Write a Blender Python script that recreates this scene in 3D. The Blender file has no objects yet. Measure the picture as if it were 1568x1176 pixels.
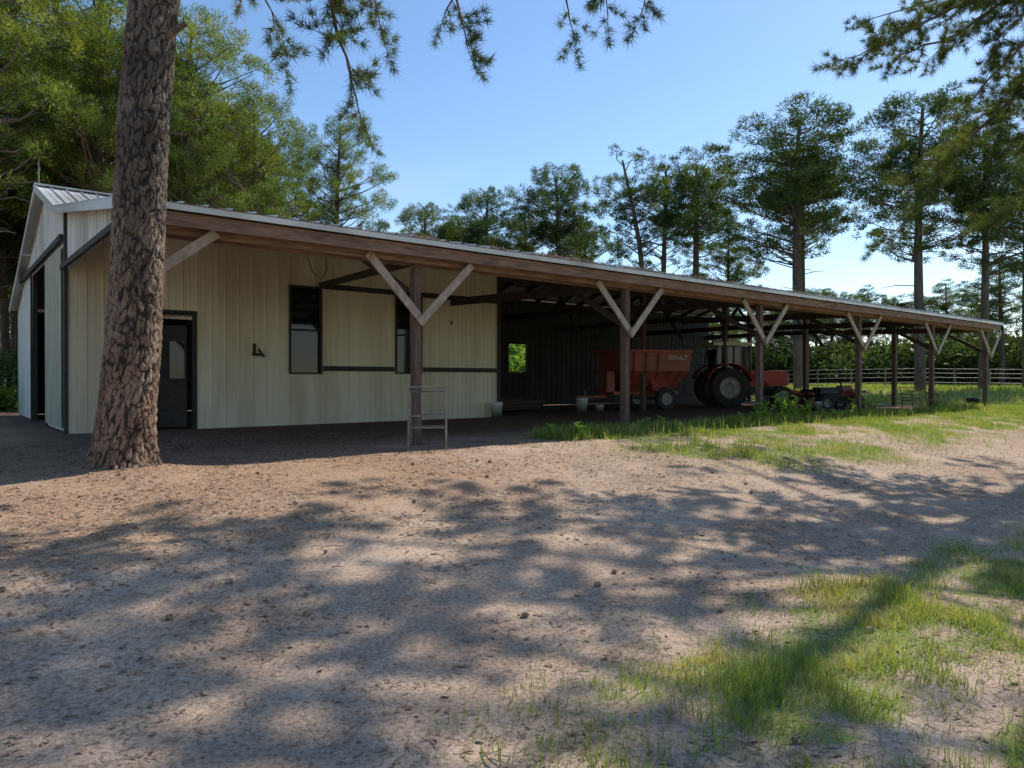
import bpy, math, random
import numpy as np
from mathutils import Vector, Matrix, noise
random.seed(7)
RNG=np.random.default_rng(7)
scene=bpy.context.scene

# ------------------------------------------------------------------ mesh builder
class MB:
    def __init__(s): s.v=[];s.n=0;s.t=[];s.tm=[];s.q=[];s.qm=[]
    def add(s,v,tris=None,quads=None,mat=0):
        v=np.asarray(v,float).reshape(-1,3)
        if tris is not None and len(tris):
            a=np.asarray(tris,int).reshape(-1,3)+s.n; s.t.append(a); s.tm.append(np.full(len(a),mat))
        if quads is not None and len(quads):
            a=np.asarray(quads,int).reshape(-1,4)+s.n; s.q.append(a); s.qm.append(np.full(len(a),mat))
        s.v.append(v); s.n+=len(v)
    def box(s,x0,x1,y0,y1,z0,z1,mat=0):
        v=[(x0,y0,z0),(x1,y0,z0),(x1,y1,z0),(x0,y1,z0),(x0,y0,z1),(x1,y0,z1),(x1,y1,z1),(x0,y1,z1)]
        s.add(v,quads=[(0,3,2,1),(4,5,6,7),(0,1,5,4),(1,2,6,5),(2,3,7,6),(3,0,4,7)],mat=mat)
    def hexa(s,v,mat=0):
        s.add(v,quads=[(0,3,2,1),(4,5,6,7),(0,1,5,4),(1,2,6,5),(2,3,7,6),(3,0,4,7)],mat=mat)
    def beam(s,p,q,w,h,mat=0,up=(0,0,1)):
        p=Vector(p);q=Vector(q);d=(q-p).normalized();sd=d.cross(Vector(up))
        if sd.length<1e-3: sd=Vector((1,0,0))
        sd.normalize();u=sd.cross(d).normalized()
        a=sd*w/2;b=u*h/2
        v=[p-a-b,p+a-b,q+a-b,q-a-b,p-a+b,p+a+b,q+a+b,q-a+b]
        s.hexa([tuple(k) for k in v],mat)
    def tube(s,pts,rad,seg=6,mat=0,cap=True):
        pts=[Vector(p) for p in pts];n=len(pts)
        if not hasattr(rad,'__len__'): rad=[rad]*n
        V=[];ref=None
        for i in range(n):
            d=(pts[min(i+1,n-1)]-pts[max(i-1,0)])
            if d.length<1e-9:d=Vector((0,0,1))
            d.normalize()
            if ref is None:
                ref=Vector((1,0,0)) if abs(d.x)<.8 else Vector((0,1,0))
            a=(ref-d*ref.dot(d)).normalized();ref=a;b=d.cross(a)
            for k in range(seg):
                t=2*math.pi*k/seg
                V.append(pts[i]+(a*math.cos(t)+b*math.sin(t))*rad[i])
        Q=[]
        for i in range(n-1):
            for k in range(seg):
                k2=(k+1)%seg
                Q.append((i*seg+k,i*seg+k2,(i+1)*seg+k2,(i+1)*seg+k))
        T=[]
        if cap:
            V.append(pts[0]);V.append(pts[-1]);c0=n*seg;c1=c0+1
            for k in range(seg):
                k2=(k+1)%seg
                T.append((c0,k2,k));T.append((c1,(n-1)*seg+k,(n-1)*seg+k2))
        s.add([tuple(k) for k in V],tris=T,quads=Q,mat=mat)
    def lathe(s,c,prof,axis=(0,0,1),seg=24,mat=0):
        c=Vector(c);ax=Vector(axis).normalized()
        a=ax.orthogonal().normalized();b=ax.cross(a)
        V=[];Q=[];n=len(prof)
        for (r,h) in prof:
            for k in range(seg):
                t=2*math.pi*k/seg
                V.append(tuple(c+ax*h+(a*math.cos(t)+b*math.sin(t))*r))
        for i in range(n-1):
            for k in range(seg):
                k2=(k+1)%seg
                Q.append((i*seg+k,i*seg+k2,(i+1)*seg+k2,(i+1)*seg+k))
        s.add(V,quads=Q,mat=mat)
    def soup(s,c,d,L,w,mat=0,rng=RNG):
        n=len(c)
        r=rng.normal(size=(n,3));sd=np.cross(d,r);sd/=np.linalg.norm(sd,axis=1)[:,None]+1e-9
        L=np.broadcast_to(np.asarray(L,float),(n,))[:,None];w=np.broadcast_to(np.asarray(w,float),(n,))[:,None]
        V=np.empty((n,3,3));V[:,0]=c-sd*w/2;V[:,1]=c+sd*w/2;V[:,2]=c+d*L
        s.add(V.reshape(-1,3),tris=np.arange(3*n).reshape(-1,3),mat=mat)
    def mesh(s,name,mats,smooth=False):
        me=bpy.data.meshes.new(name)
        V=np.concatenate(s.v)
        T=np.concatenate(s.t) if s.t else np.zeros((0,3),int)
        Q=np.concatenate(s.q) if s.q else np.zeros((0,4),int)
        tm=np.concatenate(s.tm) if s.tm else np.zeros(0,int)
        qm=np.concatenate(s.qm) if s.qm else np.zeros(0,int)
        me.vertices.add(len(V));me.vertices.foreach_set('co',V.astype(np.float32).ravel())
        lv=np.concatenate([T.ravel(),Q.ravel()]).astype(np.int32)
        me.loops.add(len(lv));me.loops.foreach_set('vertex_index',lv)
        ls=np.concatenate([np.arange(len(T))*3,len(T)*3+np.arange(len(Q))*4]).astype(np.int32)
        me.polygons.add(len(ls));me.polygons.foreach_set('loop_start',ls)
        me.polygons.foreach_set('material_index',np.concatenate([tm,qm]).astype(np.int32))
        me.polygons.foreach_set('use_smooth',np.full(len(ls),bool(smooth)))
        for m in mats: me.materials.append(m)
        me.update(calc_edges=True)
        return me
    def obj(s,name,mats,parent=None,smooth=False,bevel=0):
        me=s.mesh(name,mats,smooth)
        o=bpy.data.objects.new(name,me);scene.collection.objects.link(o)
        if parent: o.parent=parent
        if bevel:
            m=o.modifiers.new('bevel','BEVEL');m.width=bevel;m.segments=2;m.limit_method='ANGLE'
        return o
def empty(name,loc=(0,0,0),rz=0,parent=None):
    e=bpy.data.objects.new(name,None);scene.collection.objects.link(e)
    e.location=loc;e.rotation_euler=(0,0,rz);e.empty_display_size=.3
    if parent:e.parent=parent
    return e

# ------------------------------------------------------------------ materials
def newmat(name):
    m=bpy.data.materials.new(name);m.use_nodes=True
    nt=m.node_tree;nt.nodes.clear()
    out=nt.nodes.new('ShaderNodeOutputMaterial')
    return m,nt,out
def N(nt,typ,**kw):
    n=nt.nodes.new(typ)
    for k,v in kw.items():
        if k.startswith('_'): setattr(n,k[1:],v)
        else: n.inputs[k].default_value=v
    return n
def ramp(nt,src,stops):
    r=nt.nodes.new('ShaderNodeValToRGB');e=r.color_ramp.elements
    while len(e)<len(stops): e.new(.5)
    for i,(p,c) in enumerate(stops):
        e[i].position=p;e[i].color=(*c,1) if len(c)==3 else c
    nt.links.new(src,r.inputs[0]);return r
def mapping(nt,scale=(1,1,1),coord='Object'):
    tc=nt.nodes.new('ShaderNodeTexCoord');mp=nt.nodes.new('ShaderNodeMapping')
    mp.inputs['Scale'].default_value=scale
    nt.links.new(tc.outputs[coord],mp.inputs['Vector']);return mp.outputs[0]
def mixc(nt,f,a,b,mode='MIX'):
    m=nt.nodes.new('ShaderNodeMix');m.data_type='RGBA';m.blend_type=mode
    def s(sock,v):
        if isinstance(v,bpy.types.NodeSocket): nt.links.new(v,sock)
        elif isinstance(v,(int,float)): sock.default_value=v
        else: sock.default_value=(*v,1)
    s(m.inputs[0],f);s(m.inputs[6],a);s(m.inputs[7],b);return m.outputs[2]
def pmat(name,c1,c2,scale=4,stretch=(1,1,1),rough=.7,bump=.2,metal=0,detail=5,dirt=None,dscale=1.2,damt=.5,bdist=.01):
    m,nt,out=newmat(name);L=nt.links
    v=mapping(nt,stretch)
    n=N(nt,'ShaderNodeTexNoise',Scale=scale,Detail=detail,Roughness=.65);L.new(v,n.inputs['Vector'])
    r=ramp(nt,n.outputs[0],[(.32,c1),(.68,c2)]);col=r.outputs[0]
    if dirt:
        n2=N(nt,'ShaderNodeTexNoise',Scale=dscale,Detail=4,Roughness=.6);L.new(v,n2.inputs['Vector'])
        r2=ramp(nt,n2.outputs[0],[(.48,(0,0,0)),(.7,(damt,)*3)])
        col=mixc(nt,r2.outputs[0],col,dirt)
    b=nt.nodes.new('ShaderNodeBsdfPrincipled');L.new(col,b.inputs['Base Color'])
    b.inputs['Roughness'].default_value=rough;b.inputs['Metallic'].default_value=metal
    if bump:
        bp=N(nt,'ShaderNodeBump',Strength=bump,Distance=bdist);L.new(n.outputs[0],bp.inputs['Height']);L.new(bp.outputs[0],b.inputs['Normal'])
    L.new(b.outputs[0],out.inputs[0]);return m
def folmat(name,ca,cb,cc,scale=.5,trans=.35,randamt=.35):
    m,nt,out=newmat(name);L=nt.links
    g=nt.nodes.new('ShaderNodeNewGeometry')
    n=N(nt,'ShaderNodeTexNoise',Scale=scale,Detail=1);L.new(g.outputs['Position'],n.inputs['Vector'])
    r=ramp(nt,n.outputs[0],[(.3,ca),(.5,cb),(.7,cc)])
    r2=ramp(nt,g.outputs['Random Per Island'],[(0,(.6,.64,.7)),(1,(1.4,1.34,1.1))])
    col=mixc(nt,1.0,r.outputs[0],r2.outputs[0],'MULTIPLY')
    if randamt:
        oi=nt.nodes.new('ShaderNodeObjectInfo')
        r3=ramp(nt,oi.outputs['Random'],[(0,(1-randamt,1-randamt*.8,1-randamt*.5)),(1,(1+randamt,1+randamt*.6,1))])
        col=mixc(nt,1.0,col,r3.outputs[0],'MULTIPLY')
    d=nt.nodes.new('ShaderNodeBsdfDiffuse')
    t=nt.nodes.new('ShaderNodeBsdfTranslucent')
    tc=mixc(nt,1.0,col,(1.6,1.45,.6),'MULTIPLY')
    L.new(col,d.inputs['Color']);L.new(tc,t.inputs[0])
    mx=nt.nodes.new('ShaderNodeMixShader');mx.inputs[0].default_value=trans
    L.new(d.outputs[0],mx.inputs[1]);L.new(t.outputs[0],mx.inputs[2])
    gl=nt.nodes.new('ShaderNodeBsdfGlossy');gl.inputs['Roughness'].default_value=.45;gl.inputs['Color'].default_value=(.8,.85,.8,1)
    m2=nt.nodes.new('ShaderNodeMixShader');m2.inputs[0].default_value=.035
    L.new(mx.outputs[0],m2.inputs[1]);L.new(gl.outputs[0],m2.inputs[2]);L.new(m2.outputs[0],out.inputs[0]);return m

M={}
M['cream']=pmat('cream_metal_siding',(.68,.60,.44),(.85,.78,.61),3,(1,1,.12),.5,.05,0,5,(.44,.30,.18),.9,.42)
M['white']=pmat('white_metal_siding',(.60,.60,.57),(.76,.76,.73),3,(1,1,.15),.5,.05,0,5,(.32,.28,.2),1.0,.6)
M['roof']=pmat('metal_roofing',(.52,.53,.52),(.70,.71,.70),2,(1,.2,1),.45,.05,.1,5,(.25,.2,.14),.7,.6)
M['beam']=pmat('weathered_beam',(.12,.065,.045),(.32,.19,.13),5,(.6,5,5),.85,.5)
M['post']=pmat('old_post',(.06,.04,.032),(.19,.125,.095),6,(5,5,.6),.9,.6)
M['brace']=pmat('brace_board',(.25,.19,.14),(.48,.39,.31),6,(2,2,1),.85,.4)
M['dark']=pmat('dark_timber',(.03,.024,.02),(.08,.058,.046),5,(2,2,2),.9,.4)
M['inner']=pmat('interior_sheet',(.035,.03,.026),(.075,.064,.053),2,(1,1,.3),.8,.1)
M['frame']=pmat('dark_trim',(.03,.026,.023),(.06,.05,.043),8,(1,1,1),.8,.2)
M['red']=pmat('faded_red_paint',(.27,.05,.033),(.40,.09,.058),3,(1,1,1),.5,.1,0,5,(.13,.06,.04),2.2,.7)
M['tred']=pmat('tractor_red_paint',(.42,.032,.024),(.52,.055,.038),3,(1,1,1),.4,.05,0,5,(.2,.07,.05),2.2,.5)
M['rubber']=pmat('tyre_rubber',(.025,.024,.023),(.06,.055,.05),10,(1,1,1),.9,.3)
M['black']=pmat('black_plastic',(.015,.015,.016),(.035,.035,.035),10,(1,1,1),.5,.1)
M['steel']=pmat('dull_steel',(.16,.15,.14),(.30,.29,.27),10,(1,1,1),.5,.15,.4,5,(.17,.09,.05),4,.8)
M['rust']=pmat('rusty_steel',(.14,.06,.03),(.30,.15,.08),12,(1,1,1),.85,.3,.2)
M['rim']=pmat('wheel_rim',(.22,.22,.21),(.38,.37,.35),8,(1,1,1),.5,.1,.1,5,(.2,.1,.05),5,.7)
M['wplastic']=pmat('white_plastic',(.76,.76,.74),(.84,.84,.82),6,(1,1,1),.45,.05,0,5,(.5,.45,.37),4,.4)
M['paint']=pmat('white_lettering',(.7,.68,.62),(.8,.78,.72),9,(1,1,1),.5,.05)
M['bark_far']=pmat('pine_bark_far',(.07,.053,.044),(.20,.145,.11),3,(2,2,.6),.95,.5,bdist=.05,detail=3)
M['needle_far']=folmat('pine_foliage',(.045,.08,.026),(.07,.115,.034),(.11,.15,.042),.45,.42,.22)
M['needle_near']=folmat('pine_needles',(.055,.09,.028),(.085,.13,.038),(.14,.16,.05),.9,.4,.1)
M['needle_bright']=folmat('sunlit_tint_pine_foliage',(.08,.135,.03),(.13,.19,.04),(.20,.24,.055),.7,.48,.15)  # brighter copy of pine_foliage: sunlit look of the left pines put into the colour
M['grass']=folmat('grass_blades',(.23,.27,.08),(.20,.30,.07),(.40,.37,.16),1.6,.43,0)
M['weed']=folmat('weed_leaves',(.10,.20,.035),(.15,.28,.05),(.22,.32,.07),2.5,.4,0)
M['litter']=pmat('dry_litter',(.13,.07,.042),(.50,.35,.23),30,(1,1,1),.9,0,detail=2)
m,nt,out=newmat('window_glass');b=nt.nodes.new('ShaderNodeBsdfPrincipled')
nn=N(nt,'ShaderNodeTexNoise',Scale=1.5);bp=N(nt,'ShaderNodeBump',Strength=.05,Distance=.05);nt.links.new(nn.outputs[0],bp.inputs['Height']);nt.links.new(bp.outputs[0],b.inputs['Normal'])
b.inputs['Base Color'].default_value=(.01,.012,.014,1);b.inputs['Roughness'].default_value=.04;b.inputs['IOR'].default_value=1.5
nt.links.new(b.outputs[0],out.inputs[0]);M['glass']=m

m,nt,out=newmat('pine_bark');L=nt.links
at=nt.nodes.new('ShaderNodeAttribute');at.attribute_name='crack'
v=mapping(nt,(1,1,.6));n=N(nt,'ShaderNodeTexNoise',Scale=3,Detail=5);L.new(v,n.inputs['Vector'])
sz=nt.nodes.new('ShaderNodeSeparateXYZ');L.new(v,sz.inputs[0])
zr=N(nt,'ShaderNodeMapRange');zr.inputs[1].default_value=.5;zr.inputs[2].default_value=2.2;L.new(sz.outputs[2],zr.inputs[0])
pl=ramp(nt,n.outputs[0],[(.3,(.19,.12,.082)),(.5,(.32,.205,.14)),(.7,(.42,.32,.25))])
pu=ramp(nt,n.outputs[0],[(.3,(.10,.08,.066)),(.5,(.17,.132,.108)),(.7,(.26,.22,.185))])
n2=N(nt,'ShaderNodeTexNoise',Scale=40,Detail=5,Roughness=.7);L.new(v,n2.inputs['Vector'])
fr=ramp(nt,n2.outputs[0],[(.3,(.45,.45,.45)),(.7,(1.4,1.37,1.3))])
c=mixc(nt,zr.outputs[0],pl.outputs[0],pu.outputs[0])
c=mixc(nt,1.0,c,fr.outputs[0],'MULTIPLY')
cr=ramp(nt,at.outputs['Fac'],[(.04,(0,0,0)),(.3,(1,1,1))])
c=mixc(nt,cr.outputs[0],(.026,.019,.015),c)
b=nt.nodes.new('ShaderNodeBsdfPrincipled');b.inputs['Roughness'].default_value=.95;L.new(c,b.inputs['Base Color'])
bp=N(nt,'ShaderNodeBump',Strength=1,Distance=.025);L.new(n2.outputs[0],bp.inputs['Height']);L.new(bp.outputs[0],b.inputs['Normal'])
L.new(b.outputs[0],out.inputs[0]);M['bark']=m

# ------------------------------------------------------------------ terrain
BA=math.radians(39);CU,SU=math.cos(BA),math.sin(BA)
def sD(x,y): return x*CU+y*SU, -x*SU+y*CU
def W(s,D,z=0): return (s*CU-D*SU, s*SU+D*CU, z)
def sm(x,a,b):
    t=np.clip((np.asarray(x,float)-a)/(b-a),0,1);return t*t*(3-2*t)
def vn(x,y,sc,seed=0):
    x=np.asarray(x,float)/sc+1000;y=np.asarray(y,float)/sc+1000
    xi=np.floor(x).astype(np.int64);yi=np.floor(y).astype(np.int64);fx=x-xi;fy=y-yi
    fx=fx*fx*(3-2*fx);fy=fy*fy*(3-2*fy)
    def h(a,b):
        k=(a*374761393+b*668265263+seed*1274126177)&0xffffffff
        k=((k^(k>>13))*1274126177)&0xffffffff
        return ((k^(k>>16))&0xffff)/65535.0
    return (h(xi,yi)*(1-fx)+h(xi+1,yi)*fx)*(1-fy)+(h(xi,yi+1)*(1-fx)+h(xi+1,yi+1)*fx)*fy
def fbm(x,y,sc,seed=0): return .5*vn(x,y,sc,seed)+.3*vn(x,y,sc/2.1,seed+1)+.2*vn(x,y,sc/4.3,seed+2)
TX,TY=-4.52,8.3
def gz(x,y):
    x=np.asarray(x,float);y=np.asarray(y,float)
    s,D=sD(x,y);r=np.hypot(x,y)
    z=-.5*(1-sm(D,2.5,9.2))
    z=z+.5*sm(r,36,50)+.10*np.exp(-((x-TX)**2+(y-TY)**2)/.5)
    z=z+(fbm(x,y,1.3,5)-.5)*.06*(1-sm(D,9.4,10))+(fbm(x,y,14,9)-.5)*.5*sm(r,40,60)
    return z
def masks(x,y):
    s,D=sD(x,y);r=np.hypot(x,y)
    e=(fbm(x,y,1.6,21)-.5)*2.2;e2=(fbm(x,y,.5,31)-.5)
    strip=sm(s+e,7.0,10)*sm(D+e*.7+e2*.6,4.8+0*s,6.8)*(1-sm(D+e2,10.3,11.2))
    fore=(1-sm(D+e*.6+e2*.6+sm(s,5,9)*.4,2.0,3.3))*sm(s+e*.5,1.2,3.2)
    lawn=sm(s+e,31,34)*sm(D+e*.4,4.5,6.5)
    farl=sm(r,38,46)
    g=np.maximum.reduce([strip,fore*.95,lawn,farl*.9])
    patch=.28+.72*sm(fbm(x,y,.9,77),.38,.58)
    g=g*np.where(r<26,patch,1)
    straw=sm(D+e*.6,3.8,7.6)*(1-sm(s+e*.8,4.0,9.5))
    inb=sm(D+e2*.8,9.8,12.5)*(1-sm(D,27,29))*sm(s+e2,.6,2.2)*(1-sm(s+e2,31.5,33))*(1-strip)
    return g,straw,inb
vw=np.linspace(-42,42,421);rest=np.linspace(42,318,110)[1:-1]
ang=np.radians(np.concatenate([vw,rest]))
rad=[.5]
while rad[-1]<900: rad.append(rad[-1]*1.021)
rad=np.array(rad);A,R=np.meshgrid(ang,rad)
gx=R*np.sin(A);gy=R*np.cos(A);na=len(ang);nr=len(rad)
V=np.stack([gx,gy,gz(gx,gy)],-1).reshape(-1,3)
V=np.vstack([V,[[0,0,float(gz(0,0))]]])
i=np.arange(nr-1)[:,None]*na;k=np.arange(na)[None,:];k2=(k+1)%na
Q=np.stack([i+k,i+na+k,i+na+k2,i+k2],-1).reshape(-1,4)[:,::-1]
kk=np.arange(na);T=np.stack([np.full(na,nr*na),(kk+1)%na,kk],-1)
mb=MB();mb.add(V,tris=T,quads=Q)
m,nt,out=newmat('dirt_and_grass_ground');L=nt.links
at=nt.nodes.new('ShaderNodeAttribute');at.attribute_name='masks'
sp=nt.nodes.new('ShaderNodeSeparateColor');L.new(at.outputs['Color'],sp.inputs[0])
v=mapping(nt)
def nz(sc,d=6,r=.6):
    n=N(nt,'ShaderNodeTexNoise',Scale=sc,Detail=d,Roughness=r);L.new(v,n.inputs['Vector']);return n.outputs[0]
a=nz(.7,5,.65);d1=ramp(nt,a,[(.3,(.39,.275,.195)),(.5,(.52,.38,.275)),(.7,(.64,.485,.36))])
f=nz(38,4,.8);fr=ramp(nt,f,[(.32,(.30,.28,.26)),(.5,(.95,.95,.95)),(.68,(1.35,1.33,1.3))])
dirt=mixc(nt,.92,d1.outputs[0],fr.outputs[0],'MULTIPLY')
vo=N(nt,'ShaderNodeTexVoronoi',Scale=32);L.new(v,vo.inputs['Vector'])
vr=ramp(nt,vo.outputs['Distance'],[(.14,(1,1,1)),(.24,(0,0,0))])
hs=ramp(nt,vo.outputs['Color'],[(.35,(.15,.105,.08)),(.75,(.66,.58,.49))])
ms=nz(2.2,2);msr=ramp(nt,ms,[(.42,(0,0,0)),(.62,(.8,.8,.8))])
stm=mixc(nt,1.0,vr.outputs[0],msr.outputs[0],'MULTIPLY')
dirt=mixc(nt,stm,dirt,hs.outputs[0])
b2=nz(55,3,.8);st=ramp(nt,b2,[(.34,(.15,.078,.047)),(.5,(.45,.28,.17)),(.66,(.66,.47,.32))])
br=nz(3,4);sf=N(nt,'ShaderNodeMath',_operation='MULTIPLY_ADD');L.new(br,sf.inputs[0]);sf.inputs[1].default_value=1.2;
ad=N(nt,'ShaderNodeMath',_operation='ADD');L.new(sp.outputs[1],ad.inputs[0]);ad.inputs[1].default_value=-.95;L.new(ad.outputs[0],sf.inputs[2])
sfr=ramp(nt,sf.outputs[0],[(.1,(0,0,0)),(.6,(.85,.85,.85))])
col=mixc(nt,sfr.outputs[0],dirt,st.outputs[0])
gc=ramp(nt,nz(6,5,.75),[(.3,(.38,.29,.16)),(.48,(.25,.27,.10)),(.7,(.24,.32,.09))])
gm=N(nt,'ShaderNodeMath',_operation='MULTIPLY_ADD');L.new(nz(9,4,.7),gm.inputs[0]);gm.inputs[1].default_value=1.4
ad2=N(nt,'ShaderNodeMath',_operation='MULTIPLY_ADD');L.new(sp.outputs[0],ad2.inputs[0]);ad2.inputs[1].default_value=1.5;ad2.inputs[2].default_value=-1.25;L.new(ad2.outputs[0],gm.inputs[2])
gmr=ramp(nt,gm.outputs[0],[(.1,(0,0,0)),(.55,(.92,.92,.92))])
col=mixc(nt,gmr.outputs[0],col,gc.outputs[0])
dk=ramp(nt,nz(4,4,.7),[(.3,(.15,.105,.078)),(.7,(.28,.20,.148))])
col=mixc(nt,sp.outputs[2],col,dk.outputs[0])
b=nt.nodes.new('ShaderNodeBsdfDiffuse')
L.new(col,b.inputs['Color'])
bp=N(nt,'ShaderNodeBump',Strength=.8,Distance=.02);L.new(f,bp.inputs['Height']);L.new(bp.outputs[0],b.inputs['Normal'])
L.new(b.outputs[0],out.inputs[0])
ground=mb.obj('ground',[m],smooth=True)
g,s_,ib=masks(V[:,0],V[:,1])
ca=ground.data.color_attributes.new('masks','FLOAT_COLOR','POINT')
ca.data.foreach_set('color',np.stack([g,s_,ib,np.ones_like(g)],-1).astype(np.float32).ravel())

# ------------------------------------------------------------------ grass, weeds, litter
def blades(mb,x,y,h,w,rng,mat=0,lean=.45):
    n=len(x);z=gz(x,y)-.005;b=np.stack([x,y,z],-1)
    a=rng.uniform(0,2*np.pi,n);ln=np.abs(rng.normal(size=n))*lean
    dx=np.stack([np.cos(a),np.sin(a),np.zeros(n)],-1)
    sd=rng.uniform(0,2*np.pi,n);sd=np.stack([np.cos(sd),np.sin(sd),np.zeros(n)],-1)*w[:,None]/2
    up=np.array([0,0,1.])
    m1=b+up*(h*.55)[:,None]+dx*(h*ln*.3)[:,None]
    tp=b+up*(h*(1-.25*np.clip(ln,0,1.5)))[:,None]+dx*(h*ln)[:,None]
    V=np.stack([b-sd,b+sd,m1+sd*.8,m1-sd*.8,tp],1)
    o=np.arange(n)[:,None]*5
    mb.add(V.reshape(-1,3),tris=o+np.array([[3,2,4]]),quads=o+np.array([[0,1,2,3]]),mat=mat)
def scatter(n,x0,x1,y0,y1,f,rng):
    x=rng.uniform(x0,x1,n);y=rng.uniform(y0,y1,n);k=rng.uniform(0,1,n)<f(x,y);return x[k],y[k]
mb=MB();rg=np.random.default_rng(3)
fv=lambda x,y:np.abs(x)<y*.78+.6
def gd(x,y):
    g=masks(x,y)[0];cl=sm(vn(x,y,.16,91),.3,.75)*.8+.2
    return (g**1.2)*cl*fv(x,y)
x,y=scatter(330000,-1,7.5,2.3,9,gd,rg)
h=rg.uniform(.03,.12,len(x))*(.4+1.3*vn(x,y,.45,44)**1.5);blades(mb,x,y,h,rg.uniform(.003,.006,len(x)),rg,lean=.6)
def gd2(x,y):
    s,D=sD(x,y);return gd(x,y)*(D>4.3)
x,y=scatter(420000,0,22,8,30,gd2,rg)
h=rg.uniform(.04,.14,len(x))*(.3+1.2*vn(x,y,.9,44));blades(mb,x,y,h,rg.uniform(.007,.013,len(x)),rg)
n=18000;s=rg.uniform(8.5,31.5,n);D=9.75+rg.normal(size=n)*.28
k=rg.uniform(0,1,n)<sm(fbm(s,D,1.8,61),.42,.62);s=s[k];D=D[k]
h=rg.uniform(.10,.32,len(s));blades(mb,s*CU-D*SU,s*SU+D*CU,h,rg.uniform(.01,.02,len(s)),rg)
x,y=scatter(60000,8,60,30,75,lambda x,y:masks(x,y)[0]*fv(x,y)*.6,rg)
h=rg.uniform(.12,.4,len(x));blades(mb,x,y,h,rg.uniform(.03,.06,len(x)),rg)
x,y=scatter(9000,-6,9,3,10,lambda x,y:sm(vn(x,y,.35,14),.78,.95)*.8*(sD(x,y)[1]<9),rg)
h=rg.uniform(.02,.06,len(x));blades(mb,x,y,h,rg.uniform(.003,.006,len(x)),rg)
mb.obj('grass',[M['grass']])

mb=MB()
for (s,D,nn,hh) in [(15.6,9.6,9,.6),(16.4,9.5,10,.75),(17.2,9.6,8,.6),(11.3,9.7,4,.35),(18.6,9.8,6,.4),(14.4,9.4,5,.3),(21.5,9.8,6,.5),(26.7,9.8,5,.4),(9.0,9.3,3,.3)]:
    for j in range(nn):
        bx,by,_=W(s+random.gauss(0,.3),D+random.gauss(0,.2));bz=float(gz(bx,by))
        tip=Vector((bx+random.gauss(0,.12),by+random.gauss(0,.12),bz+hh*random.uniform(.6,1.1)))
        base=Vector((bx,by,bz));mb.tube([base,(base+tip)/2+Vector((.02,0,0)),tip],[.006,.005,.003],4)
        c=np.array([base.lerp(tip,t) for t in np.linspace(.15,1,26)])
        d=rg.normal(size=(26,3));d[:,2]=np.abs(d[:,2])*.5;d/=np.linalg.norm(d,axis=1)[:,None]
        mb.soup(c,d,rg.uniform(.07,.17,26),.05,rng=rg)
mb.obj('weeds',[M['weed']])

mb=MB()
def lf(x,y):
    s,D=sD(x,y);st=masks(x,y)[1];return (.35+.65*st)*sm(vn(x,y,.6,17),.0,.6)*fv(x,y)*(D<14)
x,y=scatter(200000,-9,10,2.2,14.5,lf,rg);n=len(x)
L_=rg.uniform(.015,.08,n);w=rg.uniform(.0015,.004,n);big=rg.uniform(0,1,n)<.15;w[big]*=3.5;L_[big]*=.6
a=rg.uniform(0,2*np.pi,n);d=np.stack([np.cos(a),np.sin(a),rg.uniform(-.1,.25,n)],-1)*L_[:,None]/2
sd=np.stack([-np.sin(a),np.cos(a),rg.uniform(-.5,.5,n)],-1)*w[:,None]
c=np.stack([x,y,gz(x,y)+.008],-1)
V=np.stack([c-d-sd,c-d+sd,c+d+sd,c+d-sd],1);mb.add(V.reshape(-1,3),quads=np.arange(4*n).reshape(-1,4))
for j in range(110):
    x0=random.uniform(-6,6);y0=random.uniform(3,10)
    if abs(x0)>y0*.8: continue
    a=random.uniform(0,6.3);l=random.uniform(.06,.28);z=float(gz(x0,y0))+.01
    mb.tube([(x0,y0,z),(x0+l*.5*math.cos(a),y0+l*.5*math.sin(a),z+.012),(x0+l*math.cos(a+.2),y0+l*math.sin(a+.2),z)],[.004,.005,.002],5)
for j in range(60):
    x0=random.uniform(-6,6);y0=random.uniform(3,10)
    z=float(gz(x0,y0))+.015;r=random.uniform(.012,.028)
    mb.tube([(x0-r,y0,z),(x0-r*.5,y0,z),(x0+r*.5,y0,z+.004),(x0+r,y0,z)],[r*.3,r*.8,r*.7,r*.2],6)
mb.obj('pine_litter',[M['litter']])

# ------------------------------------------------------------------ barn
barn=empty('pole_barn',(0,0,0),BA)
S0,S1,SE=2.1,12.8,31.9
DE,DP,DW,DR,DB,DL=9.55,10.0,16.5,19.7,22.9,26.5
ZE,ZW,ZR,ZL=3.26,4.44,5.52,3.22
def zroof(D):
    return float(np.interp(D,[DE,DW,DR,DB,DL],[ZE,ZW,ZR,ZW,ZL]))
def ribwall(mb,axis,const,a,b,z0,z1,out,mat=0,pitch=.3,rib=.022):
    pts=[];k0=math.floor(a/pitch);t=k0*pitch
    while t<b+pitch:
        for (o,h) in ((0,0),(.012,rib),(.03,rib),(.042,0),(.15,0),(.156,rib*.4),(.164,rib*.4),(.17,0)):
            p=t+o
            if a<p<b: pts.append((p,h))
        t+=pitch
    pts=[(a,0)]+pts+[(b,0)]
    V=[]
    for p,h in pts:
        zz0=z0(p) if callable(z0) else z0;zz1=z1(p) if callable(z1) else z1
        c=const+out*h
        V+= [(p,c,zz0),(p,c,zz1)] if axis=='s' else [(c,p,zz0),(c,p,zz1)]
    Q=[(2*i,2*i+2,2*i+3,2*i+1) for i in range(len(pts)-1)]
    mb.add(V,quads=Q,mat=mat)
mb=MB();top=ZW-.06
wins=[(6.62,7.36,1.25,3.28),(9.47,10.2,1.27,3.24)];door=(3.3,4.45,0,2.5)
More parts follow.
